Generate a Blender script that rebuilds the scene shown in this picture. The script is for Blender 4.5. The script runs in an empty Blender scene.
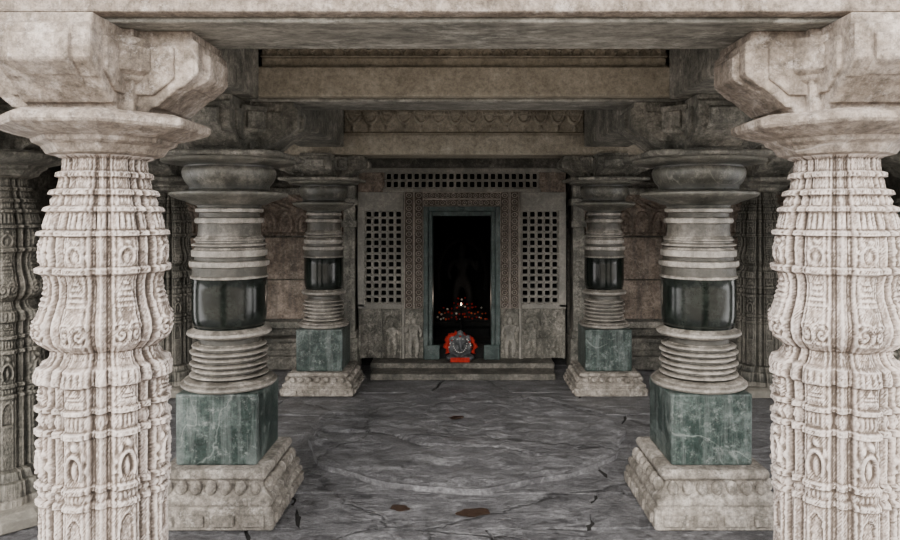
import bpy, bmesh, math, random
import numpy as np
from mathutils import Vector, Matrix
from mathutils import noise as mn
random.seed(7)
rng=np.random.RandomState(5)
S=bpy.context.scene
COL=S.collection

# ---------------------------------------------------------------- materials
def stone(name, cols, vein=0.25, veincol=(0.75,0.73,0.70), rough=0.7, bump=0.35, scale=1.0,
          streak=0.35, carve=0.0, stain=(0.05,0.05,0.045), spec=0.4, roughvar=0.15, fine=0.65, wear_highlight=0.0, grime_shade=0.0, span=.26,
          stretch=(1,1,1), wr=(0.505,0.535), bump2=0.0, crack=0.0):
    m=bpy.data.materials.new(name); m.use_nodes=True
    nt=m.node_tree; N=nt.nodes; L=nt.links
    b=N['Principled BSDF']
    geo=N.new('ShaderNodeNewGeometry')
    ms=N.new('ShaderNodeMapping'); ms.inputs['Scale'].default_value=stretch
    L.new(geo.outputs['Position'],ms.inputs['Vector'])
    def noise(sc,det=6,dist=0.0,rgh=0.6,vec=None):
        n=N.new('ShaderNodeTexNoise'); n.inputs['Scale'].default_value=sc
        n.inputs['Detail'].default_value=det; n.inputs['Distortion'].default_value=dist
        n.inputs['Roughness'].default_value=rgh
        L.new(vec if vec else ms.outputs[0],n.inputs['Vector']); return n
    def ramp(src,stops):
        r=N.new('ShaderNodeValToRGB'); e=r.color_ramp.elements
        while len(e)<len(stops): e.new(0.5)
        for i,(p,c) in enumerate(stops):
            e[i].position=p; e[i].color=(*c,1)
        L.new(src,r.inputs[0]); return r
    def mix(a,bc,fac,mode='MIX'):
        x=N.new('ShaderNodeMix'); x.data_type='RGBA'; x.blend_type=mode
        if isinstance(fac,(int,float)): x.inputs[0].default_value=fac
        else: L.new(fac,x.inputs[0])
        for s,v in ((6,a),(7,bc)):
            if isinstance(v,tuple): x.inputs[s].default_value=(*v,1)
            else: L.new(v,x.inputs[s])
        return x.outputs[2]
    n1=noise(4.5*scale,12,0.15,0.78)
    k=len(cols)
    r1=ramp(n1.outputs[0],[(0.5-span/2+span*i/(k-1),cols[i]) for i in range(k)])
    col=r1.outputs[0]
    n2=noise(42*scale,6,0,0.85)
    g=ramp(n2.outputs[0],[(0.38,(1-fine,)*3),(0.58,(1.0,)*3)])
    col=mix(col,g.outputs[0],0.9,'MULTIPLY')
    mp=N.new('ShaderNodeMapping'); mp.inputs['Scale'].default_value=(11,11,1.0)
    L.new(geo.outputs['Position'],mp.inputs['Vector'])
    n3=noise(1.6,8,0.3,0.7,mp.outputs[0])
    s=ramp(n3.outputs[0],[(0.48,(0,0,0)),(0.60,(streak,)*3)])
    col=mix(col,stain,s.outputs[0])
    n5=noise(13*scale,10,0.1,0.85)
    bl=ramp(n5.outputs[0],[(0.53,(0,0,0)),(0.64,(vein,)*3)])
    col=mix(col,veincol,bl.outputs[0])
    n4=noise(1.1*scale,4,0.6,0.5)
    v=ramp(n4.outputs[0],[(0.495,(0,0,0)),(0.5,(1,1,1)),(0.505,(0,0,0))])
    n6=noise(3.0,3,0,0.5); mk=ramp(n6.outputs[0],[(0.5,(0,0,0)),(0.6,(vein*.7,)*3)])
    vm=mix(v.outputs[0],mk.outputs[0],1.0,'MULTIPLY')
    col=mix(col,veincol,vm)
    crk=None
    if crack>0:
        nd=noise(2.0,5,0,0.7)
        mx=mix(ms.outputs[0],nd.outputs[1],0.22)
        vo=N.new('ShaderNodeTexVoronoi'); vo.feature='DISTANCE_TO_EDGE'; vo.inputs['Scale'].default_value=1.0
        L.new(mx,vo.inputs['Vector'])
        crk=ramp(vo.outputs['Distance'],[(0.0,(0,0,0)),(0.010,(1,1,1))])
        inv=ramp(vo.outputs['Distance'],[(0.0,(crack,)*3),(0.006,(0,0,0))])
        col=mix(col,stain,inv.outputs[0])
    if wear_highlight>0:
        pr=ramp(geo.outputs['Pointiness'],[(wr[0],(0,0,0)),(wr[1],(wear_highlight,)*3)])
        col=mix(col,veincol,pr.outputs[0])  # worn edges, with highlights on convex edges painted into the colour
    if grime_shade>0:
        pr=ramp(geo.outputs['Pointiness'],[(0.46,(grime_shade,)*3),(0.497,(0,0,0))])
        col=mix(col,stain,pr.outputs[0])  # grime in recesses, doubling as crevice shade painted into the base colour
    L.new(col,b.inputs['Base Color'])
    rr=ramp(n5.outputs[0],[(0.3,(max(0.05,rough-roughvar),)*3),(0.7,(min(1,rough+roughvar),)*3)])
    L.new(rr.outputs[0],b.inputs['Roughness'])
    b.inputs['Specular IOR Level'].default_value=spec
    last=None
    def addbump(h,st,dist,inv=False):
        nonlocal last
        bp=N.new('ShaderNodeBump'); bp.inputs['Strength'].default_value=st; bp.inputs['Distance'].default_value=dist; bp.invert=inv
        L.new(h,bp.inputs['Height'])
        if last: L.new(last.outputs[0],bp.inputs['Normal'])
        last=bp
    if bump2>0: addbump(noise(4.5,6,0.3,0.6).outputs[0],bump2,0.09)
    addbump(noise(18*scale,10,0.1,0.75).outputs[0],bump,0.02)
    if crk: addbump(crk.outputs[0],.8,.012)
    if carve>0:
        vo=N.new('ShaderNodeTexVoronoi'); vo.inputs['Scale'].default_value=38
        L.new(geo.outputs['Position'],vo.inputs['Vector'])
        addbump(vo.outputs['Distance'],carve,.01,True)
    L.new(last.outputs[0],b.inputs['Normal'])
    return m
def plain(name,c,rough=0.5,emit=0,spec=0.5):
    m=bpy.data.materials.new(name); m.use_nodes=True
    nt=m.node_tree; b=nt.nodes['Principled BSDF']
    n=nt.nodes.new('ShaderNodeTexNoise'); n.inputs['Scale'].default_value=60
    r=nt.nodes.new('ShaderNodeValToRGB')
    r.color_ramp.elements[0].color=(c[0]*.5,c[1]*.5,c[2]*.5,1); r.color_ramp.elements[1].color=(*c,1)
    r.color_ramp.elements[0].position=.3; r.color_ramp.elements[1].position=.6
    nt.links.new(n.outputs[0],r.inputs[0]); nt.links.new(r.outputs[0],b.inputs['Base Color'])
    b.inputs['Roughness'].default_value=rough; b.inputs['Specular IOR Level'].default_value=spec
    if emit:
        b.inputs['Emission Color'].default_value=(*c,1); b.inputs['Emission Strength'].default_value=emit
    return m
M_pale=stone('weathered_pale_soapstone',[(0.14,0.105,0.083),(0.41,0.335,0.285),(0.70,0.60,0.54)],vein=0.5,veincol=(0.86,0.78,0.73),streak=0.6,stain=(0.085,0.064,0.048),bump=0.7,rough=0.75,wear_highlight=.5,grime_shade=.9,span=.3)
M_paleb=stone('weathered_beam_soapstone',[(0.095,0.073,0.055),(0.32,0.262,0.213),(0.60,0.515,0.45)],vein=0.45,veincol=(0.82,0.74,0.68),streak=0.3,stain=(0.08,0.065,0.05),bump=0.8,rough=0.8,scale=.9,span=.3)
M_mid=stone('grey_green_soapstone',[(0.055,0.055,0.044),(0.18,0.17,0.143),(0.42,0.385,0.33)],vein=0.38,veincol=(0.62,0.58,0.51),streak=0.5,stain=(0.035,0.034,0.027),bump=0.8,rough=0.6,scale=1.1)
M_under=stone('beam_soffit_soapstone',[(0.11,0.11,0.095),(0.25,0.24,0.21),(0.42,0.40,0.355)],vein=0.5,veincol=(0.70,0.68,0.62),streak=0.1,bump=0.6,rough=0.7,scale=.8,stretch=(.5,1,1))
M_side=stone('shaded_star_pillar_soapstone',[(0.03,0.03,0.023),(0.085,0.08,0.064),(0.21,0.19,0.158)],vein=0.25,veincol=(0.36,0.33,0.28),streak=0.5,stain=(0.02,0.019,0.015),bump=0.7,rough=0.6,wear_highlight=.3,grime_shade=.7)
M_tan=stone('tan_beam_soapstone',[(0.22,0.19,0.143),(0.33,0.29,0.225),(0.44,0.39,0.31)],vein=0.22,veincol=(0.62,0.57,0.49),streak=0.2,stain=(.15,.13,.10),bump=0.5,rough=0.7,scale=.9,fine=.5)
M_shaft=stone('turned_soapstone',[(0.055,0.05,0.04),(0.21,0.188,0.158),(0.46,0.415,0.362)],vein=0.42,veincol=(0.72,0.665,0.60),streak=0.55,stain=(0.03,0.028,0.021),bump=0.45,rough=0.4,spec=0.45,wear_highlight=.22,grime_shade=.85,wr=(.515,.60))
M_ped=stone('carved_pedestal_soapstone',[(0.09,0.078,0.063),(0.28,0.248,0.21),(0.52,0.47,0.415)],vein=0.5,veincol=(0.72,0.67,0.61),streak=0.45,stain=(0.05,0.045,0.035),bump=0.9,rough=0.75,span=.3)
M_cap=stone('capital_soapstone',[(0.020,0.021,0.016),(0.072,0.069,0.056),(0.25,0.23,0.195)],vein=0.38,veincol=(0.44,0.42,0.36),streak=0.4,bump=0.3,rough=0.35,spec=0.5,wear_highlight=.25,grime_shade=.6,wr=(.515,.60))
M_pol=stone('polished_black_soapstone',[(0.003,0.005,0.004),(0.007,0.010,0.008),(0.02,0.025,0.02)],vein=0.06,veincol=(0.12,0.125,0.11),streak=0.1,stain=(0.03,0.033,0.028),bump=0.05,rough=0.15,spec=0.42,roughvar=0.08)
M_teal=stone('green_block_soapstone',[(0.008,0.016,0.013),(0.024,0.040,0.034),(0.105,0.130,0.120)],vein=0.38,veincol=(0.36,0.385,0.365),streak=0.2,stain=(0.24,0.26,0.25),bump=0.25,rough=0.4,spec=0.3,span=.28,scale=1.3)
M_dark=stone('dark_wall_soapstone',[(0.03,0.03,0.024),(0.09,0.084,0.07),(0.22,0.20,0.17)],vein=0.3,veincol=(0.38,0.36,0.31),streak=0.3,bump=0.7,rough=0.7,carve=0.6)
M_brown=stone('brown_wall_panel_stone',[(0.09,0.067,0.05),(0.24,0.187,0.147),(0.42,0.34,0.28)],vein=0.35,veincol=(0.55,0.48,0.41),streak=0.35,bump=0.5,rough=0.75)
M_lat=stone('lattice_soapstone',[(0.06,0.059,0.048),(0.16,0.15,0.125),(0.31,0.285,0.243)],vein=0.3,veincol=(0.48,0.45,0.40),streak=0.5,bump=0.5,rough=0.65,wear_highlight=.25)
M_jamb=stone('carved_jamb_stone',[(0.10,0.08,0.063),(0.25,0.207,0.17),(0.42,0.36,0.31)],vein=0.25,streak=0.2,veincol=(.6,.54,.48),bump=0.5,rough=0.7,carve=0.5,wear_highlight=.4,grime_shade=.7,stain=(.05,.04,.03))
M_green=stone('door_frame_greenstone',[(0.010,0.024,0.022),(0.033,0.057,0.052),(0.11,0.14,0.132)],vein=0.2,veincol=(0.28,0.31,0.30),streak=0.3,bump=0.2,rough=0.45)
M_floor=stone('worn_floor_schist',[(0.03,0.029,0.031),(0.095,0.092,0.096),(0.18,0.176,0.182),(0.35,0.345,0.352)],vein=0.40,veincol=(0.50,0.50,0.51),streak=0.0,stain=(.012,.012,.012),bump=1.0,rough=0.42,scale=1.5,spec=0.5,fine=.75,stretch=(.75,1.2,1),span=.34,bump2=.7,crack=.8)
M_joint=stone('floor_joint_dirt',[(0.015,0.014,0.013),(0.03,0.028,0.025)],vein=0,streak=0,rough=0.9)
M_ceil=stone('ceiling_soapstone',[(0.14,0.13,0.115),(0.27,0.25,0.22),(0.38,0.35,0.31)],vein=0.4,streak=0.1,rough=0.8)
M_black=stone('near_black_stone',[(0.004,0.004,0.004),(0.008,0.008,0.008),(0.016,0.015,0.014)],vein=0.02,veincol=(.03,.03,.03),streak=0.0,rough=0.8,spec=.2)  # near-black stone for the sanctum, altar and threshold
M_deity=stone('dusty_black_idol_stone',[(0.005,0.005,0.005),(0.010,0.010,0.010),(0.018,0.017,0.016)],vein=0.03,veincol=(.05,.05,.05),streak=0.0,rough=0.7,spec=.2)
M_idol=stone('oiled_black_idol_stone',[(0.02,0.021,0.022),(0.055,0.058,0.062),(0.13,0.135,0.14)],vein=0.25,veincol=(0.42,0.42,0.42),streak=0.1,rough=0.4,bump=0.2)
M_ground=stone('courtyard_paving_stone',[(0.22,0.19,0.16),(0.33,0.29,0.245),(0.43,0.38,0.33)],vein=0.2,streak=0.0,rough=0.9)
M_blocker=stone('light_blocker_stone',[(0.04,0.04,0.032),(0.08,0.08,0.06),(0.14,0.13,0.10)],vein=0.1,streak=0.3,rough=0.9)
M_mud=plain('muddy_water',(0.045,0.028,0.02),0.25)
M_red=plain('red_silk_cloth',(0.34,0.020,0.012),0.8,spec=.15)
M_white=plain('white_jasmine',(0.6,0.58,0.54),0.7)
M_orange=plain('marigold_petal',(0.6,0.09,0.02),0.7)
M_added_flame=plain('added_lamp_flame',(1.0,0.75,0.5),0.5,emit=8)

# ---------------------------------------------------------------- mesh helpers
def obj(name,verts,faces,mats,parent=None,smooth=False,fm=None,bevel=0,seg=1,loc=None,angle=None):
    me=bpy.data.meshes.new(name); me.from_pydata([tuple(v) for v in verts],[],[tuple(f) for f in faces])
    if not isinstance(mats,(list,tuple)): mats=[mats]
    for m in mats: me.materials.append(m)
    if fm is not None: me.polygons.foreach_set('material_index',np.array(fm,dtype=np.int32))
    bm=bmesh.new(); bm.from_mesh(me); bmesh.ops.recalc_face_normals(bm,faces=bm.faces); bm.to_mesh(me); bm.free()
    if smooth: me.polygons.foreach_set('use_smooth',np.ones(len(me.polygons),dtype=bool))
    if angle is not None:
        me.set_sharp_from_angle(angle=math.radians(angle))
    me.update()
    o=bpy.data.objects.new(name,me); COL.objects.link(o)
    if loc: o.location=loc
    if parent: o.parent=parent
    if bevel:
        b=o.modifiers.new('bevel','BEVEL'); b.width=bevel; b.segments=seg; b.limit_method='ANGLE'; b.angle_limit=math.radians(35)
    return o
class B:
    def __init__(s): s.v=[];s.f=[];s.m=[]
    def add(s,v,f,m=0):
        o=len(s.v); s.v+= [tuple(p) for p in v]; s.f+=[tuple(i+o for i in q) for q in f]; s.m+=[m]*len(f)
    def box(s,x0,x1,y0,y1,z0,z1,m=0):
        s.add([(x0,y0,z0),(x1,y0,z0),(x1,y1,z0),(x0,y1,z0),(x0,y0,z1),(x1,y0,z1),(x1,y1,z1),(x0,y1,z1)],
              [(0,3,2,1),(4,5,6,7),(0,1,5,4),(1,2,6,5),(2,3,7,6),(3,0,4,7)],m)
    def prism(s,poly,z0,z1,m=0):
        n=len(poly); v=[(p[0],p[1],z0) for p in poly]+[(p[0],p[1],z1) for p in poly]
        f=[tuple(range(n))[::-1],tuple(range(n,2*n))]+[(i,(i+1)%n,n+(i+1)%n,n+i) for i in range(n)]
        s.add(v,f,m)
    def ext(s,poly,w,mat4,m=0):
        n=len(poly); v=[mat4@Vector((p[0],-w/2,p[1])) for p in poly]+[mat4@Vector((p[0],w/2,p[1])) for p in poly]
        f=[tuple(range(n)),tuple(range(n,2*n))[::-1]]+[(i,n+i,n+(i+1)%n,(i+1)%n) for i in range(n)]
        s.add(v,f,m)
    def sq(s,prof,m=0,ch=0.0,cx=0,cy=0):
        v=[]
        for h,z in prof:
            c=ch*h
            v+=[(cx+a,cy+b_,z) for a,b_ in [(-h+c,-h),(h-c,-h),(h,-h+c),(h,h-c),(h-c,h),(-h+c,h),(-h,h-c),(-h,-h+c)]]
        f=[]
        k=len(prof)
        for i in range(k-1):
            for j in range(8):
                f.append((i*8+j,i*8+(j+1)%8,(i+1)*8+(j+1)%8,(i+1)*8+j))
        f.append(tuple(range(8))[::-1]); f.append(tuple(range((k-1)*8,k*8)))
        s.add(v,f,m)
    def ico(s,c,r,m=0,sub=1,sc=(1,1,1)):
        bm=bmesh.new(); bmesh.ops.create_icosphere(bm,subdivisions=sub,radius=1)
        s.add([(c[0]+p.co.x*r*sc[0],c[1]+p.co.y*r*sc[1],c[2]+p.co.z*r*sc[2]) for p in bm.verts],[[q.index for q in fc.verts] for fc in bm.faces],m); bm.free()
    def obj(s,name,mats,parent=None,**k): return obj(name,s.v,s.f,mats,parent,fm=s.m,**k)
def empty(name,loc=(0,0,0)):
    e=bpy.data.objects.new(name,None); e.location=loc; COL.objects.link(e); e.empty_display_size=0.1; return e
def link(name,data_obj,parent):
    o=data_obj.copy(); o.name=name; COL.objects.link(o); o.parent=parent; return o

# ---------------------------------------------------------------- lathe turned pillar parts
prof=[(0.17,0.588,0),(0.215,0.592,0),(0.225,0.602,0),(0.225,0.612,0),(0.208,0.62,0),(0.208,0.628,0),(0.19,0.634,0)]
def rings(z0,z1,n,ro,ri,mi):
    out=[];h=(z1-z0)/n
    for i in range(n):
        a=z0+i*h; r=ro-(.010 if i%2 else 0)
        out+=[(ri,a+h*.04,mi),(ri,a+h*.20,mi),(r-.012,a+h*.24,mi),(r,a+h*.36,mi),(r+.001,a+h*.55,mi),(r-.006,a+h*.74,mi),(ri,a+h*.82,mi),(ri,a+h*.97,mi)]
    return out
prof+=rings(0.636,0.80,6,0.184,0.150,0)
prof+=[(0.142,0.802,0),(0.140,0.822,0),(0.156,0.828,0),(0.190,0.836,0),(0.199,0.846,0),(0.196,0.856,0),(0.172,0.864,0),(0.164,0.874,0),
 (0.158,0.878,1),(0.165,0.884,1),(0.171,0.90,1),(0.175,0.93,1),(0.176,0.97,1),(0.176,1.01,1),(0.176,1.06,1),(0.177,1.105,1),(0.182,1.112,1),
 (0.182,1.12,0),(0.174,1.126,0),(0.174,1.165,0),(0.186,1.17,0),(0.188,1.182,0),(0.186,1.194,0),(0.163,1.199,0),(0.163,1.214,0),(0.177,1.218,0),(0.178,1.246,0),(0.166,1.251,0),(0.163,1.258,0)]
prof+=rings(1.26,1.31,2,0.175,0.157,0)
prof+=[(0.149,1.315,0),(0.146,1.34,0),(0.146,1.372,0),(0.161,1.377,0),(0.163,1.39,0),(0.159,1.40,0),(0.142,1.405,0),(0.142,1.425,0),(0.158,1.43,0),(0.159,1.445,0),
 (0.147,1.452,2),(0.152,1.462,2),(0.178,1.468,2),(0.195,1.478,2),(0.24,1.492,2),(0.268,1.503,2),(0.278,1.513,2),(0.276,1.522,2),(0.256,1.528,2),(0.20,1.532,2),(0.187,1.540,2),
 (0.190,1.556,2),(0.206,1.575,2),(0.217,1.60,2),(0.221,1.622,2),(0.214,1.64,2),(0.206,1.645,2),(0.206,1.652,2),(0.25,1.656,2),(0.305,1.664,2),(0.315,1.672,2),(0.312,1.682,2)]
def lathe_mesh(name,prof,n,mats,parent):
    v=[];f=[];fm=[]
    for r,z,m in prof:
        for j in range(n):
            a=2*math.pi*j/n; v.append((r*math.cos(a),r*math.sin(a),z))
    for i in range(len(prof)-1):
        for j in range(n):
            f.append((i*n+j,i*n+(j+1)%n,(i+1)*n+(j+1)%n,(i+1)*n+j)); fm.append(prof[i+1][2])
    k=len(prof); f.append(tuple(range(n))[::-1]); fm.append(0); f.append(tuple(range((k-1)*n,k*n))); fm.append(prof[-1][2])
    return obj(name,v,f,mats,parent,smooth=True,fm=fm,angle=38)
def arm_profile(L,h):
    return [(0,0),(L*.56,0),(L*.58,h*.07),(L*.64,h*.09),(L*.84,h*.32),(L*.86,h*.32),(L*.98,h*.46),(L,h*.50),(L,h*.86),(L*.95,h*.90),(L*.95,h),(0,h)]
def bracket(name,z0,z1,L,w,mat,parent):
    h=z1-z0; b=B()
    b.box(-w*.62,w*.62,-w*.62,w*.62,z0,z1)
    for k in range(4):
        M=Matrix.Translation((0,0,z0))@Matrix.Rotation(k*math.pi/2,4,'Z')
        b.ext(arm_profile(L,h),w,M)
        p=arm_profile(L+.020,h*.74); p=[(u,z+h*.10) for u,z in p]
        b.ext(p,w*.62,M)
        q=[(L*.30,h*.22),(L*.62,h*.22),(L*.80,h*.42),(L*.80,h*.80),(L*.30,h*.80)]
        b.ext(q,w+.024,M)
        M2=Matrix.Translation((0,0,z0))@Matrix.Rotation(k*math.pi/2+math.pi/4,4,'Z')
        b.ext([(0,h*.02),(L*.52,h*.02),(L*.60,h*.3),(L*.68,h*.4),(L*.68,h*.9),(0,h*.9)],w*.55,M2)
        b.ext([(0,h*.30),(L*.66,h*.42),(L*.73,h*.50),(L*.73,h*.78),(0,h*.78)],w*.34,M2)
    return b.obj(name,mat,parent,bevel=0.007,seg=1)

def lathe_pillar(loc,ztop,first,far=False):
    e=empty('lathe_turned_pillar',loc)
    if first is None:
        d={}
        d['shaft']=lathe_mesh('shaft',prof,72,[M_shaft,M_pol,M_cap],e)
        b=B(); b.sq([(0.180,0.254),(0.188,0.262),(0.19,0.58),(0.184,0.588)],0,0.04)
        d['block']=b.obj('block',M_teal,e,bevel=0.004)
        b=B(); b.sq([(0.29,0),(0.29,0.085),(0.27,0.10),(0.28,0.108),(0.28,0.13),(0.254,0.155),(0.228,0.185),(0.220,0.20),(0.243,0.214),(0.247,0.236),(0.237,0.254)],0,0.03)
        for s in range(4):
            for i in range(7):
                t=-0.20+0.40*i/6
                c=[(t,-.250),(t,.250),(-.250,t),(.250,t)][s]
                b.ico((c[0],c[1],0.176),0.025,0,2,(1,1,1.4))
            for i in range(4):
                t=-0.204+0.136*i
                c=[(t,-.29),(t,.29),(-.29,t),(.29,t)][s]
                w,dp=(0.050,0.014) if s<2 else (0.014,0.050)
                b.box(c[0]-w,c[0]+w,c[1]-dp,c[1]+dp,0.02,0.07)
        d['pedestal']=b.obj('pedestal',M_ped,e,bevel=0.005)
        b=B(); b.sq([(0.25,1.680),(0.30,1.684),(0.31,1.692),(0.31,1.704),(0.30,1.71)],0,0.16)
        d['abacus']=b.obj('abacus',M_mid,e,bevel=0.003)
    else:
        d={k:link(k,first[k],e) for k in ('shaft','block','pedestal','abacus')}
    if far:
        d['shaft'].scale=(.90,.90,1.076); d['shaft'].location=(0,0,-.128)
        d['block'].scale=(.98,.98,1.0); d['block'].location=(0,0,-.083)
        d['pedestal'].scale=(.98,.98,.673)
    bracket('bracket',1.71,ztop,0.36,0.24,M_mid,e)
    return d
D1=3.38; D2=5.65; PX=1.147
P=lathe_pillar((-PX,D1,0),1.95,None)
lathe_pillar((PX,D1,0),1.95,P)
lathe_pillar((-PX,D2,0),1.89,P,True)
lathe_pillar((PX,D2,0),1.89,P,True)

# ---------------------------------------------------------------- fluted star pillar
SP=[(0.0,.30),(0.10,.30),(0.105,.285),(0.17,.275),(0.175,.25),(0.21,.235),(0.215,.188),(0.545,.186),(0.55,.195),(0.562,.195),(0.567,.182),
 (0.595,.182),(0.60,.197),(0.612,.197),(0.618,.183),(0.755,.184),(0.76,.198),(0.774,.198),(0.779,.182),
 (0.825,.182),(0.83,.198),(0.842,.198),(0.847,.184),(0.905,.186),(0.912,.200),(0.935,.199),(0.955,.194),(0.965,.172),(0.985,.158),(1.003,.155),(1.012,.169),
 (1.03,.190),(1.06,.203),(1.09,.202),(1.13,.186),(1.17,.173),(1.21,.172),(1.235,.179),(1.243,.197),(1.256,.197),(1.262,.183),(1.30,.184),(1.31,.186),
 (1.34,.183),(1.352,.181),(1.356,.194),(1.366,.192),(1.372,.175),(1.395,.171),(1.425,.166),(1.43,.178),(1.440,.173),(1.447,.156),(1.475,.149),(1.48,.163),(1.492,.158),(1.498,.139),
 (1.53,.132),(1.535,.143),(1.547,.141),(1.553,.126),(1.59,.123),(1.60,.145)]
def build_star():
    NA=320
    th=np.arange(NA)*2*math.pi/NA
    uc=np.mod(th/(math.pi/4)+0.5,1.0)-0.5
    au=abs(uc)
    base=np.interp(au,[0,.17,.185,.27,.285,.39,.40,.5],[1.0,1.0,.96,.96,.85,.84,.89,.95])
    zs=[p[0] for p in SP]
    allz=np.array(sorted(set(zs)|set(np.round(np.arange(0.21,1.60,0.0055),4))))
    R=np.interp(allz,zs,[p[1] for p in SP])
    U,Z=np.meshgrid(uc,allz)
    f_=np.clip(U/.54+.5,0,1)
    onface=(abs(U)<.27)
    def band(z0,z1,fn,amp,edge=8):
        v=(Z-z0)/(z1-z0); mk=(v>0)&(v<1)
        return np.where(mk,fn(f_,np.clip(v,0,1))*amp*np.clip(np.minimum(v,1-v)*edge,0,1),0)
    def arch(w,v):
        d=np.hypot((w-.5)*1.0,(v-.34)*.8); a=np.arctan2(v-.34,w-.5)
        horse=np.exp(-((d-.27)/.045)**2)*(v>.12)
        flare=np.exp(-((d-.40)/.06)**2)*(.5+.5*np.cos(a*9))*(v>.2)
        core=np.exp(-(((w-.5)/.10)**2+((v-.34)/.16)**2))
        return onface*(horse+flare*.8+core-.45*(d<.22)+.9*np.exp(-(((w-.5)/.09)**2+((v-.88)/.08)**2)))
    def petals(w,v):
        q=np.mod(U*8,1.0); return np.clip(np.sin(math.pi*q)*1.7-v*1.3,-.7,1)
    def leaf(w,v):
        d=abs(w-.5)*1.6; return onface*(np.where(d<(1-v)*.8,1,0)*(.6+.4*np.cos(v*40))-.2)
    def beads(w,v):
        q=np.mod(U*12,1.0); return np.exp(-(((q-.5)/.25)**2+((v-.5)/.3)**2))
    def curl(w,v):
        h=0
        for cx in (.26,.74):
            d=np.hypot((w-cx)*1.0,(v-.38)*.9); a=np.arctan2(v-.38,(w-cx)*np.sign(cx-.5))
            h=h+np.where(d<.26,np.cos(d*42-a),0)*.7+np.exp(-((d-.29)/.03)**2)*.8
        return onface*h
    H=band(.618,.755,arch,.014,12)+band(.779,.825,beads,.009)+band(.847,.908,leaf,.010)+band(.567,.595,beads,.008)
    H+=band(1.02,1.13,curl,.006)+band(1.13,1.235,leaf,.006)+band(.912,.955,petals,.003)
    H+=band(1.262,1.35,arch,.006)+band(1.372,1.425,petals,.005)+band(1.447,1.475,beads,.004)
    H+=rng.normal(0,.0009,H.shape)
    nich=onface&(np.hypot(U/.13,np.clip((Z-.47)/.05,0,9))<1)&(Z>.42)
    H-=np.where(nich,.010,0)
    fl=np.interp(allz,[0,.2,.215,.545,.56,1.57,1.6],[.5,.5,.75,.75,1,1,.7])
    RR=R[:,None]*(1-(1-base[None,:])*fl[:,None]*1.1)+H
    X=RR*np.cos(th)[None,:]; Y=RR*np.sin(th)[None,:]
    nz=len(allz)
    v=np.stack([X,Y,np.repeat(allz[:,None],NA,1)],-1).reshape(-1,3).tolist()
    f=[]
    for i in range(nz-1):
        for j in range(NA):
            f.append((i*NA+j,i*NA+(j+1)%NA,(i+1)*NA+(j+1)%NA,(i+1)*NA+j))
    f.append(tuple(range(NA))[::-1]); f.append(tuple(range((nz-1)*NA,nz*NA)))
    return v,f
SV,SF=build_star()
def abacus_star(parent,mat):
    n=64; v=[];f=[]
    pr=[(.135,1.60),(.155,1.606),(.17,1.630),(.19,1.640),(.195,1.652),(.24,1.664),(.282,1.680),(.288,1.688),(.288,1.706),(.278,1.712),(.26,1.72)]
    for r,z in pr:
        for j in range(n):
            a=2*math.pi*j/n; k=1/max(abs(math.cos(a)),abs(math.sin(a)),abs(math.cos(a-math.pi/4)),abs(math.sin(a-math.pi/4)))
            v.append((r*k*math.cos(a),r*k*math.sin(a),z))
    for i in range(len(pr)-1):
        for j in range(n): f.append((i*n+j,i*n+(j+1)%n,(i+1)*n+(j+1)%n,(i+1)*n+j))
    f.append(tuple(range(n))[::-1]); f.append(tuple(range((len(pr)-1)*n,len(pr)*n)))
    return obj('abacus',v,f,mat,parent)
cache={}
def star_pillar(loc,mat,bmat,key,L=0.36,w=0.26,zt=1.95):
    e=empty('fluted_star_pillar',loc)
    if key not in cache:
        s=obj('shaft',SV,SF,mat,e); a=abacus_star(e,bmat)
        b=B(); b.sq([(0.34,0),(0.34,0.05),(0.305,0.07)],0,0.3); p=b.obj('plinth',mat,e,bevel=0.005)
        br=bracket('bracket',1.72,zt,L,w,bmat,e)
        cache[key]=(s,a,p,br)
    else:
        for nm,o in zip(('shaft','abacus','plinth','bracket'),cache[key]): link(nm,o,e)
    return e
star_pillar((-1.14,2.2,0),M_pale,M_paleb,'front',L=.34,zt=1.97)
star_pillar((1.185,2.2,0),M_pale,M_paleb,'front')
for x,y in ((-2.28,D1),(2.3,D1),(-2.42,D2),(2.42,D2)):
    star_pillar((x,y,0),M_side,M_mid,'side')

# ---------------------------------------------------------------- beams
def beam(x0,x1,y0,y1,z0,z1,mat,name='stone_beam',under=None):
    b=B()
    if under:
        b.box(x0,x1,y0,y1,z0+.016,z1,0); b.box(x0,x1,y0+.05,y1-.045,z0,z0+.016,1)
        return b.obj(name,[mat,under],None,bevel=0.008,seg=2)
    b.box(x0,x1,y0,y1,z0,z1)
    return b.obj(name,mat,None,bevel=0.010,seg=2)
ZC=2.27
beam(-3.5,3.5,1.93,2.35,1.97,ZC,M_paleb,under=M_under)
beam(-3.5,3.5,3.20,3.57,1.95,2.105,M_tan,under=M_under)
beam(-3.5,3.5,5.46,5.84,1.89,2.05,M_tan)
for s in (-1,1):
    xa,xb=sorted((s*.95,s*1.30))
    beam(xa,xb,2.35,3.20,1.95,ZC,M_mid); beam(xa,xb,3.57,5.46,1.95,ZC,M_mid); beam(xa,xb,5.84,6.25,1.95,ZC,M_mid)
    xa,xb=sorted((s*2.2,s*2.5))
    beam(xa,xb,2.35,3.20,1.95,ZC,M_mid); beam(xa,xb,3.57,5.46,1.95,ZC,M_mid); beam(xa,xb,5.84,6.3,1.95,ZC,M_mid)

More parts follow.
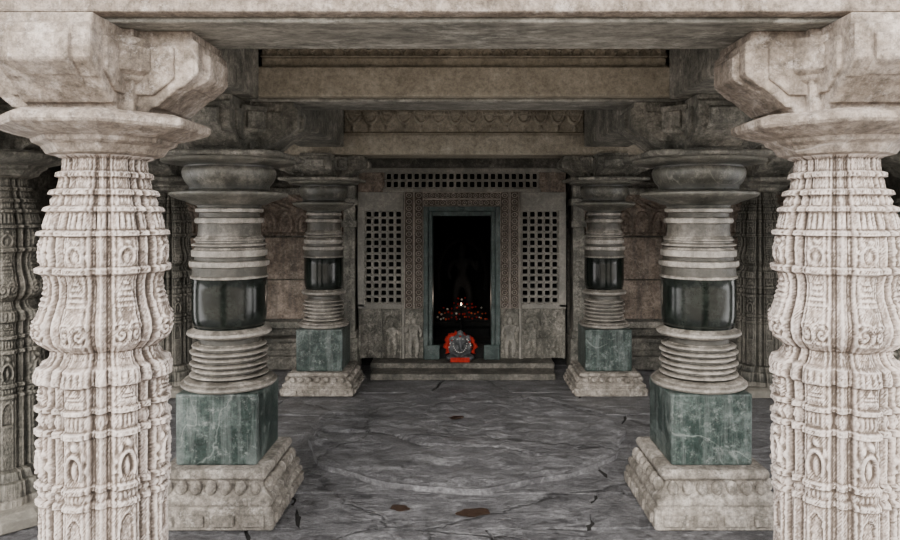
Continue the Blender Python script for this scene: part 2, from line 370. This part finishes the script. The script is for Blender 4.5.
def relief(name,x0,x1,z0,z1,y,fn,nx,nz,mat,parent=None,depth=0.03):
    us=np.linspace(0,1,nx); vs=np.linspace(0,1,nz)
    U,Vv=np.meshgrid(us,vs); H=fn(U,Vv)
    X=x0+U*(x1-x0); Z=z0+Vv*(z1-z0); Y=y-H
    v=np.stack([X,Y,Z],-1).reshape(-1,3).tolist()
    f=[(i*nx+j,i*nx+j+1,(i+1)*nx+j+1,(i+1)*nx+j) for i in range(nz-1) for j in range(nx-1)]
    k=len(v); v+=[(x0,y+depth,z0),(x1,y+depth,z0),(x1,y+depth,z1),(x0,y+depth,z1)]
    f.append(tuple([k,k+1]+[nx-1-j for j in range(nx)]))
    f.append(tuple([k+3]+[(nz-1)*nx+j for j in range(nx)]+[k+2]))
    f.append(tuple([k]+[i*nx for i in range(nz)]+[k+3]))
    f.append(tuple([k+1,k+2]+[i*nx+nx-1 for i in range(nz-1,-1,-1)]))
    f.append((k,k+3,k+2,k+1))
    return obj(name,v,f,mat,parent)
def sm(x): return np.clip(x,0,1)**2*(3-2*np.clip(x,0,1))
def f_pend(n):
    def g(U,V):
        w=np.mod(U*n,1)-.5
        d=np.hypot(w*1.0,(V-.95)*.9)
        lob=sm((.47-d)/.08)*.022+np.exp(-((np.hypot(w,(V-.30)*.8)-.0)/.10)**2)*.03
        top=sm((V-.85)/.05)*.03
        groove=-.012*sm((.06-abs(d-.3))/.04)
        return lob+top+groove+sm((.12-V)/.05)*.03
    return g
e=empty('trim_1',(0,0,0))
b=B(); b.box(-.95,.95,3.235,3.5,2.105,2.155); b.obj('fillet_band',M_tan,e,bevel=.006)
relief('pendant_frieze',-.95,.95,2.155,2.215,3.25,f_pend(36),700,18,M_tan,e,depth=.2)
b=B(); b.box(-.95,.95,3.16,3.5,2.215,ZC); b.obj('upper_band',M_mid,e,bevel=.006)
e=empty('trim_2',(0,0,0))
relief('pendant_frieze',-.95,.95,2.05,2.23,5.50,f_pend(14),400,34,M_tan,e,depth=.2)
b=B(); b.box(-.95,.95,5.46,5.7,2.23,ZC); b.obj('fillet_band',M_tan,e,bevel=.006)
for i,(s,a,b_) in enumerate(((-1,-3.5,-1.30),(1,1.30,3.5))):
    bb=B(); bb.box(a,b_,3.3,3.5,2.105,ZC); bb.box(a,b_,5.56,5.8,2.05,ZC); bb.obj('trim_%d'%(3+i),M_mid)
b=B(); b.box(-3.7,3.7,1.75,6.9,ZC,2.42); b.obj('ceiling',M_ceil)

# ---------------------------------------------------------------- floor
b=B(); b.box(-3.9,3.9,0.9,9.0,-0.2,-0.016,1)
ys=[0.9,1.9,2.55,3.12,3.52,4.15,4.9,5.5,6.9]
def jag(x0,y0,x1,y1,n=9,amp=.018):
    out=[]
    for i in range(n):
        t=i/n; out.append((x0+(x1-x0)*t+(random.uniform(-amp,amp) if i else 0),y0+(y1-y0)*t+(random.uniform(-amp,amp) if i else 0)))
    return out
for r in range(len(ys)-1):
    y0,y1=ys[r],ys[r+1]
    xs=[-3.9]; x=-3.9
    while x<3.9:
        x+=random.uniform(.8,1.7)
        if x>3.4:x=3.9
        xs.append(x)
    g=0.009
    off=[random.uniform(-.2,.2) for _ in xs]; off[0]=off[-1]=0
    for i in range(len(xs)-1):
        t=-random.uniform(0,.010)
        c=[(xs[i]+g-off[i],y0+g),(xs[i+1]-g-off[i+1],y0+g),(xs[i+1]-g+off[i+1],y1-g),(xs[i]+g+off[i],y1-g)]
        poly=[]
        for q in range(4): poly+=jag(*c[q],*c[(q+1)%4])
        b.prism(poly,-0.016,t,0)
b.obj('floor',[M_floor,M_joint])
NR=220; NRR=70; v=[];f=[]
for i in range(NRR+1):
    k=min(1.0,i/(NRR-1))
    for j in range(NR):
        a=2*math.pi*j/NR
        R0=1.0*(1+.022*math.sin(3*a+1)+.016*math.sin(7*a)+.010*math.sin(13*a+2)+.012*mn.noise(Vector((math.cos(a)*6,math.sin(a)*6,1))))*k
        x=R0*math.cos(a)*1.02; y=4.50+R0*math.sin(a)*.97
        h=.034+.016*mn.noise(Vector((x*2.2,y*2.6,0)))+.014*mn.noise(Vector((x*6,y*7,3)))+.007*mn.noise(Vector((x*17,y*19,3)))
        cr=abs(x*.35+(y-4.15)+.10*mn.noise(Vector((x*3,y*3,5))))
        if cr<.012: h-=.014
        if k>.97: h=min(h,.026)
        if i==NRR: h=-.016
        v.append((x,y,max(h,.001) if i<NRR else h))
for i in range(NRR):
    for j in range(NR): f.append((i*NR+j,i*NR+(j+1)%NR,(i+1)*NR+(j+1)%NR,(i+1)*NR+j))
obj('round_floor_slab',v,f,M_floor,smooth=True,angle=50)
b=B(); b.box(-14,14,-14,0.9,-.2,-.03); b.obj('ground',M_ground)
# added unseen wall behind the viewpoint, darkens reflections and cuts low frontal light
b=B(); b.box(-14,14,-13.6,-13.0,-.03,2.6)
b.box(-14,14,-13.7,-12.9,2.6,2.8)
for k in range(14): b.box(-13+2*k-.25,-13+2*k+.25,-13.0,-12.85,-.03,2.6)
b.obj('wall_light_blocker',M_blocker,bevel=.01)
def puddle(x,y,rx,ry,z):
    n=28; v=[(x,y,z+.001)]
    for j in range(n):
        a=2*math.pi*j/n; k=1+.15*math.sin(2*a+x*9)+.1*math.sin(5*a+y); v.append((x+rx*k*math.cos(a),y+ry*k*math.sin(a),z))
    obj('puddle',v,[(0,1+j,1+(j+1)%n) for j in range(n)],M_mud,smooth=True)
puddle(-.31,3.33,.048,.035,.002); puddle(.045,3.28,.075,.05,.002); puddle(-.05,4.64,.05,.04,.052)

# ---------------------------------------------------------------- steps
b=B(); b.box(-.80,.78,5.88,6.12,0,.055); b.box(-.83,.80,6.12,6.30,0,.055); b.obj('stone_step',M_dark,bevel=.006)
b=B(); b.box(-.83,.80,6.10,6.5,.055,.10); b.obj('stone_step',M_dark,bevel=.004)

# ---------------------------------------------------------------- screen wall round the door
YW=6.3; CX=-.02
scr=empty('stone_lattice_screen',(CX,YW,0))
def sbox(name,x0,x1,y0,y1,z0,z1,mat,bev=.004):
    b=B(); b.box(x0,x1,y0,y1,z0,z1); return b.obj(name,mat,scr,bevel=bev)
def lattice(name,x0,x1,z0,z1,nx,nz,y0,y1):
    b=B(); cw=(x1-x0)/nx; chh=(z1-z0)/nz; t=.0105
    for i in range(nx+1):
        x=x0+i*cw; b.box(x-t/1,x+t/1,y0,y1,z0,z1)
    for k in range(nz+1):
        z=z0+k*chh; b.box(x0,x1,y0+.002,y1-.002,z-t,z+t)
    for i in range(nx):
        for k in range(nz):
            cx=x0+(i+.5)*cw; cz=z0+(k+.5)*chh
            for sx in (-1,1):
                for sz in (-1,1):
                    px,pz=cx+sx*(cw/2-t),cz+sz*(chh/2-t); q=.006
                    b.add([(px,y0+.004,pz),(px-sx*q,y0+.004,pz),(px,y0+.004,pz-sz*q),(px,y1,pz),(px-sx*q,y1,pz),(px,y1,pz-sz*q)],
                          [(0,1,2),(3,5,4),(0,3,4,1),(1,4,5,2),(2,5,3,0)])
    for i in range(nx+1):
        for k in range(nz+1):
            x=x0+i*cw; z=z0+k*chh; b.add([(x-.016,y0,z),(x,y0,z-.016),(x+.016,y0,z),(x,y0,z+.016),(x,y0-.014,z)],[(0,1,4),(1,2,4),(2,3,4),(3,0,4)])
    return b.obj(name,M_lat,scr)
for s,nm in ((-1,'lattice_panel_1'),(1,'lattice_panel_2')):
    xa,xb=sorted((s*.545,s*.885)); lattice(nm,xa,xb,.60,1.45,5,13,0,.06)
lattice('lattice_top',-.70,.70,1.655,1.80,22,2,0,.06)
sbox('top_cornice',-.95,.95,-.05,.15,1.84,1.95,M_dark)
sbox('top_rail',-.95,.95,-.012,.06,1.80,1.84,M_lat)
sbox('rail_under_top',-.72,.72,-.012,.06,1.62,1.655,M_lat)
def f_scroll(n,amp):
    def g(U,V):
        w=np.mod(V*n,1)-.5; s=U-.5
        d=np.hypot(s*1.0,w*.8)
        h=np.exp(-((d-.27)/.06)**2)+np.exp(-(d/.10)**2)*1.1
        edge=sm((abs(s)-.40)/.03)*.9
        return (h+edge)*amp
    return g
for s in (-1,1):
    xa,xb=sorted((s*.70,s*.95)); sbox('top_corner',xa,xb,0,.06,1.62,1.80,M_brown)
    sbox('side_head',*sorted((s*.53,s*.95)),-.012,.06,1.45,1.62,M_lat)
    sbox('outer_stile',*sorted((s*.885,s*.95)),-.02,.06,.57,1.45,M_lat)
    sbox('inner_stile',*sorted((s*.522,s*.545)),-.02,.06,.10,1.45,M_lat)
    sbox('lower_rail',*sorted((s*.545,s*.95)),-.02,.06,.555,.60,M_lat)
    xa,xb=sorted((s*.35,s*.522))
    relief('carved_jamb',xa,(xa+xb)/2-.003,.56,1.62,-.012,f_scroll(18,.022),20,400,M_jamb,scr)
    relief('carved_jamb',(xa+xb)/2+.003,xb,.56,1.62,-.012,f_scroll(18,.022),20,400,M_jamb,scr)
def f_h(n,amp):
    g0=f_scroll(n,amp); return lambda U,V:g0(V,U)
relief('carved_lintel',-.35,.35,1.49,1.555,-.012,f_h(14,.018),330,16,M_jamb,scr)
relief('carved_lintel',-.35,.35,1.558,1.62,-.022,f_h(14,.018),330,16,M_jamb,scr)
for s in (-1,1):
    xa,xb=sorted((s*.545,s*.95)); sbox('lower_panel',xa,xb,.02,.06,.10,.555,M_mid)
    for q in (.548,.725,.94):
        xa,xb=sorted((s*q,s*(q-.015 if q>.9 else q+.015))); sbox('panel_fillet',xa,xb,-.01,.03,.10,.555,M_mid,.002)
    xa,xb=sorted((s*.35,s*.522)); sbox('guardian_slab',xa,xb,.005,.06,.10,.56,M_mid)
def figure(name,x,z0,h,y,parent,mat,flip=1,flat=.5,fat=1.0):
    k=h
    J={'pel':(0,0,.48),'belly':(0,-.01,.56),'chest':(0,-.01,.70),'neck':(0,0,.80),'head':(0,-.01,.87),'crown':(0,0,.97),
       'lh':(-.07,0,.45),'lk':(-.09,-.02,.25),'la':(-.07,0,.04),'lt':(-.09,-.06,.02),'rh':(.07,0,.45),'rk':(.10,-.03,.25),'ra':(.07,0,.04),'rt':(.09,-.06,.02),
       'ls':(-.12,0,.74),'le':(-.19,-.02,.60),'lw':(-.15,-.06,.50),'rs':(.12,0,.74),'re':(.20,-.02,.62),'rw':(.19,-.06,.76)}
    E=[('pel','belly'),('belly','chest'),('chest','neck'),('neck','head'),('head','crown'),('pel','lh'),('lh','lk'),('lk','la'),('la','lt'),('pel','rh'),('rh','rk'),('rk','ra'),('ra','rt'),
       ('chest','ls'),('ls','le'),('le','lw'),('chest','rs'),('rs','re'),('re','rw')]
    Rr={'pel':.075,'belly':.06,'chest':.08,'neck':.035,'head':.062,'crown':.03,'lh':.06,'lk':.045,'la':.03,'lt':.02,'rh':.06,'rk':.045,'ra':.03,'rt':.02,'ls':.04,'le':.03,'lw':.022,'rs':.04,'re':.03,'rw':.022}
    ks=list(J); me=bpy.data.meshes.new(name)
    me.from_pydata([(flip*J[q][0]*k,J[q][1]*k,J[q][2]*k) for q in ks],[(ks.index(a),ks.index(c)) for a,c in E],[])
    me.materials.append(mat)
    o=bpy.data.objects.new(name,me); COL.objects.link(o); o.parent=parent; o.location=(x,y,z0); o.scale=(1,flat,1)
    sk=o.modifiers.new('skin','SKIN')
    for i,q in enumerate(ks):
        me.skin_vertices[0].data[i].radius=(Rr[q]*k*fat,Rr[q]*k*fat)
    me.skin_vertices[0].data[0].use_root=True
    ss=o.modifiers.new('sub','SUBSURF'); ss.levels=2; ss.render_levels=2
    return o
for s in (-1,1):
    figure('guardian_relief',s*.44,.11,.38,-.015,scr,M_lat,flip=s,flat=.7,fat=1.3)
    figure('attendant_relief',s*.64,.11,.34,.005,scr,M_mid,flip=-s,flat=.7,fat=1.4)
    b=B()
    for cx,rz in ((s*.44,.47),(s*.64,.42)):
        for j in range(15):
            a=math.pi*j/14; b.ico((cx+.07*math.cos(a),-.002,rz+.07*math.sin(a)),.013,0,1)
    for j in range(5):
        b.ico((s*.835,.012,.14+.08*j),.035-.003*j,0,2,(1,.5,1))
        for t in (-1,1): b.ico((s*.835+t*.045,.012,.18+.08*j),.022,0,1,(1,.5,1.3))
    b.obj('arch_relief',M_mid,scr)

# door frame
dr=empty('door_1',(CX,YW,0))
def dbox(name,x0,x1,y0,y1,z0,z1,mat,bev=.005):
    b=B(); b.box(x0,x1,y0,y1,z0,z1); return b.obj(name,mat,dr,bevel=bev)
for s in (-1,1):
    dbox('jamb_outer',*sorted((s*.35,s*.305)),-.04,.14,.10,1.49,M_green)
    dbox('jamb_inner',*sorted((s*.305,s*.268)),-.01,.20,.10,1.445,M_green)
    dbox('jamb_foot',*sorted((s*.345,s*.20)),-.055,-.04,.10,.235,M_green)
dbox('lintel_outer',-.305,.305,-.04,.14,1.445,1.49,M_green)
dbox('lintel_inner',-.268,.268,-.01,.20,1.40,1.445,M_green)
dbox('threshold',-.268,.268,.0,.20,.10,.20,M_black)
b=B(); b.ico((0,-.05,1.468),.018,0,2,(1.6,.6,1)); b.obj('lintel_boss',M_green,dr)

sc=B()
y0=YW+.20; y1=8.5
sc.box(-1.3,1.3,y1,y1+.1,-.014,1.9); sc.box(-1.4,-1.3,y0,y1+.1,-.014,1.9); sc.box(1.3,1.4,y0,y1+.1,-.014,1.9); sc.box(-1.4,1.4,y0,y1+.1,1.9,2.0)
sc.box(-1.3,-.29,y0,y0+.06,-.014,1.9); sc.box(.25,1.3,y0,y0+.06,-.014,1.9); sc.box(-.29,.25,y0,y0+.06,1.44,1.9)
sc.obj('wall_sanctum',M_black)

# ---------------------------------------------------------------- back walls left and right
def f_band(n,amp):
    def g(U,V):
        w=np.mod(U*n,1)-.5
        d=np.hypot(w,(V-.25)*1.2)
        h=sm((.44-d)/.05)*.8-sm((.30-d)/.05)*.6+np.exp(-(d/.12)**2)
        h+=sm((V-.80)/.04)*1.0+sm((.08-V)/.03)
        h+=.5*np.exp(-((np.mod(V*8+w*2,1)-.5)/.2)**2)*(V>.65)
        return h*amp
    return g
def side_wall(s,name):
    e=empty(name,(0,6.45,0))
    def bx(n,xa,xb,y0,y1,z0,z1,m,bev=.004):
        xa,xb=sorted((s*xa,s*xb)); b=B(); b.box(xa,xb,y0,y1,z0,z1); return b.obj(n,m,e,bevel=bev)
    bx('core',.97,3.6,.03,.30,-.014,ZC,M_dark)
    for z0,z1,p in ((0,.12,.16),(.12,.17,.12),(.17,.24,.10),(.24,.28,.14)):
        bx('base_moulding',1.12,3.4,-p,.03,z0,z1,M_dark)
    bx('ledge',1.12,3.4,-.05,.03,.36,.42,M_mid)
    xs=[1.12,1.42,1.90,2.25,2.62,2.95,3.4]
    for i in range(6):
        a,c=xs[i],xs[i+1]
        bx('panel',a+.04,c-.04,.0,.03,.44,.80,M_brown)
        bx('panel',a+.04,c-.04,.0,.03,.81,1.20,M_brown)
        xa,xb=sorted((s*a,s*c)); relief('carved_band',xa,xb,1.22,1.60,-.01,f_band(3,.035),70,70,M_brown,e,depth=.04)
        bx('stile',a-.035,a+.035,-.04,.03,.42,1.22,M_mid)
    bx('cornice',1.12,3.4,-.10,.03,1.60,1.66,M_mid); bx('cornice',1.12,3.4,-.06,.03,1.66,1.72,M_dark)
    b=B(); cx=s*1.04
    for z0,z1,w,p in ((0,.3,.08,.12),(.3,.36,.065,.09),(.36,1.3,.05,.07),(1.3,1.36,.07,.1),(1.36,1.5,.05,.07),(1.5,1.56,.075,.12),(1.56,1.7,.055,.08),(1.7,1.78,.08,.14)):
        b.box(cx-w,cx+w,-p-.13,.03,z0,z1)
    for k in range(20): b.ico((cx,-.2,.40+k*.045),.012,0,1)
    b.obj('pilaster',M_mid,e,bevel=.004)
side_wall(-1,'wall_back_left'); side_wall(1,'wall_back_right')
b=B(); b.box(-3.75,-3.6,4.4,6.75,-.014,ZC); b.obj('wall_left',M_dark)
b=B(); b.box(3.6,3.75,4.4,6.75,-.014,ZC); b.obj('wall_right',M_dark)
b=B(); b.box(-.97,.97,6.45,6.50,1.95,ZC); b.obj('wall_back_top',M_dark)

# ---------------------------------------------------------------- idols
def blob(name,els,mat,parent,vox=.008):
    b=B()
    for c,r in els: b.ico(c,1,0,3,r)
    o=b.obj(name,mat,parent,smooth=True)
    r=o.modifiers.new('remesh','REMESH'); r.mode='VOXEL'; r.voxel_size=vox; r.use_smooth_shade=True
    s=o.modifiers.new('smooth','SMOOTH'); s.factor=.5; s.iterations=3
    return o
g=empty('draped_stone_idol',(-.035,6.225,.10))
blob('body',[((0,0,.09),(.085,.05,.085)),((-.07,-.02,.03),(.06,.05,.03)),((.07,-.02,.03),(.06,.05,.03)),((0,-.01,.19),(.058,.045,.055)),
  ((-.07,.0,.19),(.032,.012,.042)),((.07,.0,.19),(.032,.012,.042)),((0,-.05,.165),(.020,.02,.028)),((.006,-.06,.13),(.016,.016,.03)),((.018,-.062,.10),(.018,.014,.018)),
  ((-.085,-.01,.11),(.02,.02,.05)),((.085,-.01,.11),(.02,.02,.05)),((0,0,.245),(.03,.03,.025))],M_idol,g,.007)
v=[];f=[];n=70;kk=10
for j in range(n):
    a=math.pi*(-.10+1.20*j/(n-1)); ca,sa=math.cos(a),math.sin(a)
    for q in range(kk):
        t=2*math.pi*q/kk; rr_=.018*(1+.35*math.sin(a*15)+.25*math.sin(a*31)+.5*max(0,-ca)*1.0)
        R1=(.122+.012*math.sin(a*3+.7)+.006*math.sin(a*11))+rr_*math.cos(t)
        v.append((R1*ca,.02+.03*math.sin(t),.105+(R1*1.08)*sa))
for j in range(n-1):
    for q in range(kk): f.append((j*kk+q,j*kk+(q+1)%kk,(j+1)*kk+(q+1)%kk,(j+1)*kk+q))
f.append(tuple(range(kk))); f.append(tuple(range((n-1)*kk,n*kk)))
obj('red_cloth_hood',v,f,M_red,g,smooth=True)
b=B()
for j in range(-3,4):
    x=j*.024
    b.add([(x-.013,-.072-.006*(j%2),.040),(x+.013,-.072-.006*((j+1)%2),.040),(x+.015,-.082-.006*((j+1)%2),.0),(x-.015,-.082-.006*(j%2),.0)],[(0,1,2,3)])
o=b.obj('red_cloth_skirt',M_red,g); sd=o.modifiers.new('thick','SOLIDIFY'); sd.thickness=.004
b=B()
for j in range(20):
    a=math.pi*(.05+.9*j/19); b.ico((.100*math.cos(a),-.02,.105+.112*math.sin(a)),random.uniform(.004,.009),0 if j%3 else 1,1)
for j in range(13):
    a=math.pi*(1+j/12); b.ico((.06*math.cos(a),-.055-.02*math.sin(-a),.16+.075*math.sin(a)),.006,0,1)
b.ico((0,-.055,.225),.010,1,1); b.ico((-.025,-.052,.20),.006,0,1); b.ico((.025,-.052,.20),.006,0,1)
b.obj('garland',[M_white,M_red],g,smooth=True)

a=empty('sanctum_altar_idol',(-.02,7.75,-.014))
b=B(); b.sq([(.36,0),(.36,.08),(.30,.11),(.30,.20),(.34,.23),(.34,.27)],0,.04); b.obj('altar_base',M_black,a,bevel=.006)
figure('standing_deity',0,.27,.86,.06,a,M_deity,flat=.8)
b=B()
for j in range(60):
    t=math.pi*(-.1+1.2*j/59); b.ico((.28*math.cos(t),.14,.72+.42*math.sin(t)),.03,0,1)
b.obj('halo_arch',M_deity,a)
b=B(); b.box(-.30,.30,-.30,-.06,.27,.30); b.box(-.22,.22,-.25,-.06,.30,.36); b.box(-.10,.10,-.17,-.06,.36,.42); b.obj('offering_tiers',M_black,a,bevel=.006)
b=B()
for row,(z,y,w,nn) in enumerate(((.31,-.30,.27,18),(.355,-.255,.25,15),(.405,-.20,.20,10),(.44,-.14,.10,5),(.50,-.13,.04,3))):
    for j in range(nn):
        x=-w+2*w*j/(nn-1)+random.uniform(-.014,.014)
        b.ico((x,y+random.uniform(-.01,.01),z+random.uniform(-.014,.016)),random.uniform(.009,.014),random.choice([0,0,1,2]),1)
b.obj('flower_offerings',[M_red,M_white,M_orange],a,smooth=True)
def lathep(b,prof,n=20,m=0,o=(0,0,0)):
    v=[];f=[]
    for r,z in prof:
        for j in range(n):
            t=2*math.pi*j/n; v.append((o[0]+r*math.cos(t),o[1]+r*math.sin(t),o[2]+z))
    for i in range(len(prof)-1):
        for j in range(n): f.append((i*n+j,i*n+(j+1)%n,(i+1)*n+(j+1)%n,(i+1)*n+j))
    f.append(tuple(range(n))[::-1]); f.append(tuple(range((len(prof)-1)*n,len(prof)*n))); b.add(v,f,m)
b=B(); lathep(b,[(.05,0),(.05,.015),(.012,.03),(.009,.40),(.015,.43),(.03,.44),(.035,.46),(.03,.455)],o=(-.01,-.42,0)); b.obj('added_lamp_stand',M_black,a,smooth=True)  # added stand, goes with the added flame and flower fill light
b=B(); b.ico((-.01,-.42,.475),.007,0,2,(1,1,2.2)); b.obj('added_flame',M_added_flame,a,smooth=True)
ld=bpy.data.lights.new('added_lamp_fill','POINT'); ld.energy=1.5; ld.color=(1,.8,.65); ld.shadow_soft_size=.03  # added fill light so the flower offerings show inside the sanctum
lo=bpy.data.objects.new('added_lamp_fill',ld); COL.objects.link(lo); lo.parent=a; lo.location=(-.01,-.46,.56)

# ---------------------------------------------------------------- light
w=bpy.data.worlds.new('sky'); S.world=w; w.use_nodes=True
bg=w.node_tree.nodes['Background']; bg.inputs[0].default_value=(1.0,0.985,0.97,1); bg.inputs[1].default_value=5.0
def sun(name,rot,e,ang,c):
    l=bpy.data.lights.new(name,'SUN'); l.energy=e; l.angle=math.radians(ang); l.color=c
    o=bpy.data.objects.new(name,l); COL.objects.link(o); o.rotation_euler=rot; o.location=(0,-5,6)
sun('sun_light',(math.radians(66),0,math.radians(-14)),5.2,32,(1,.955,.90))

# ---------------------------------------------------------------- camera
cd=bpy.data.cameras.new('camera'); cd.sensor_width=36; cd.lens=27.6; cd.shift_x=-14/900; cd.shift_y=-56/900
co=bpy.data.objects.new('camera',cd); COL.objects.link(co); co.location=(0,0,1.42); co.rotation_euler=(math.radians(90),0,0)
S.camera=co
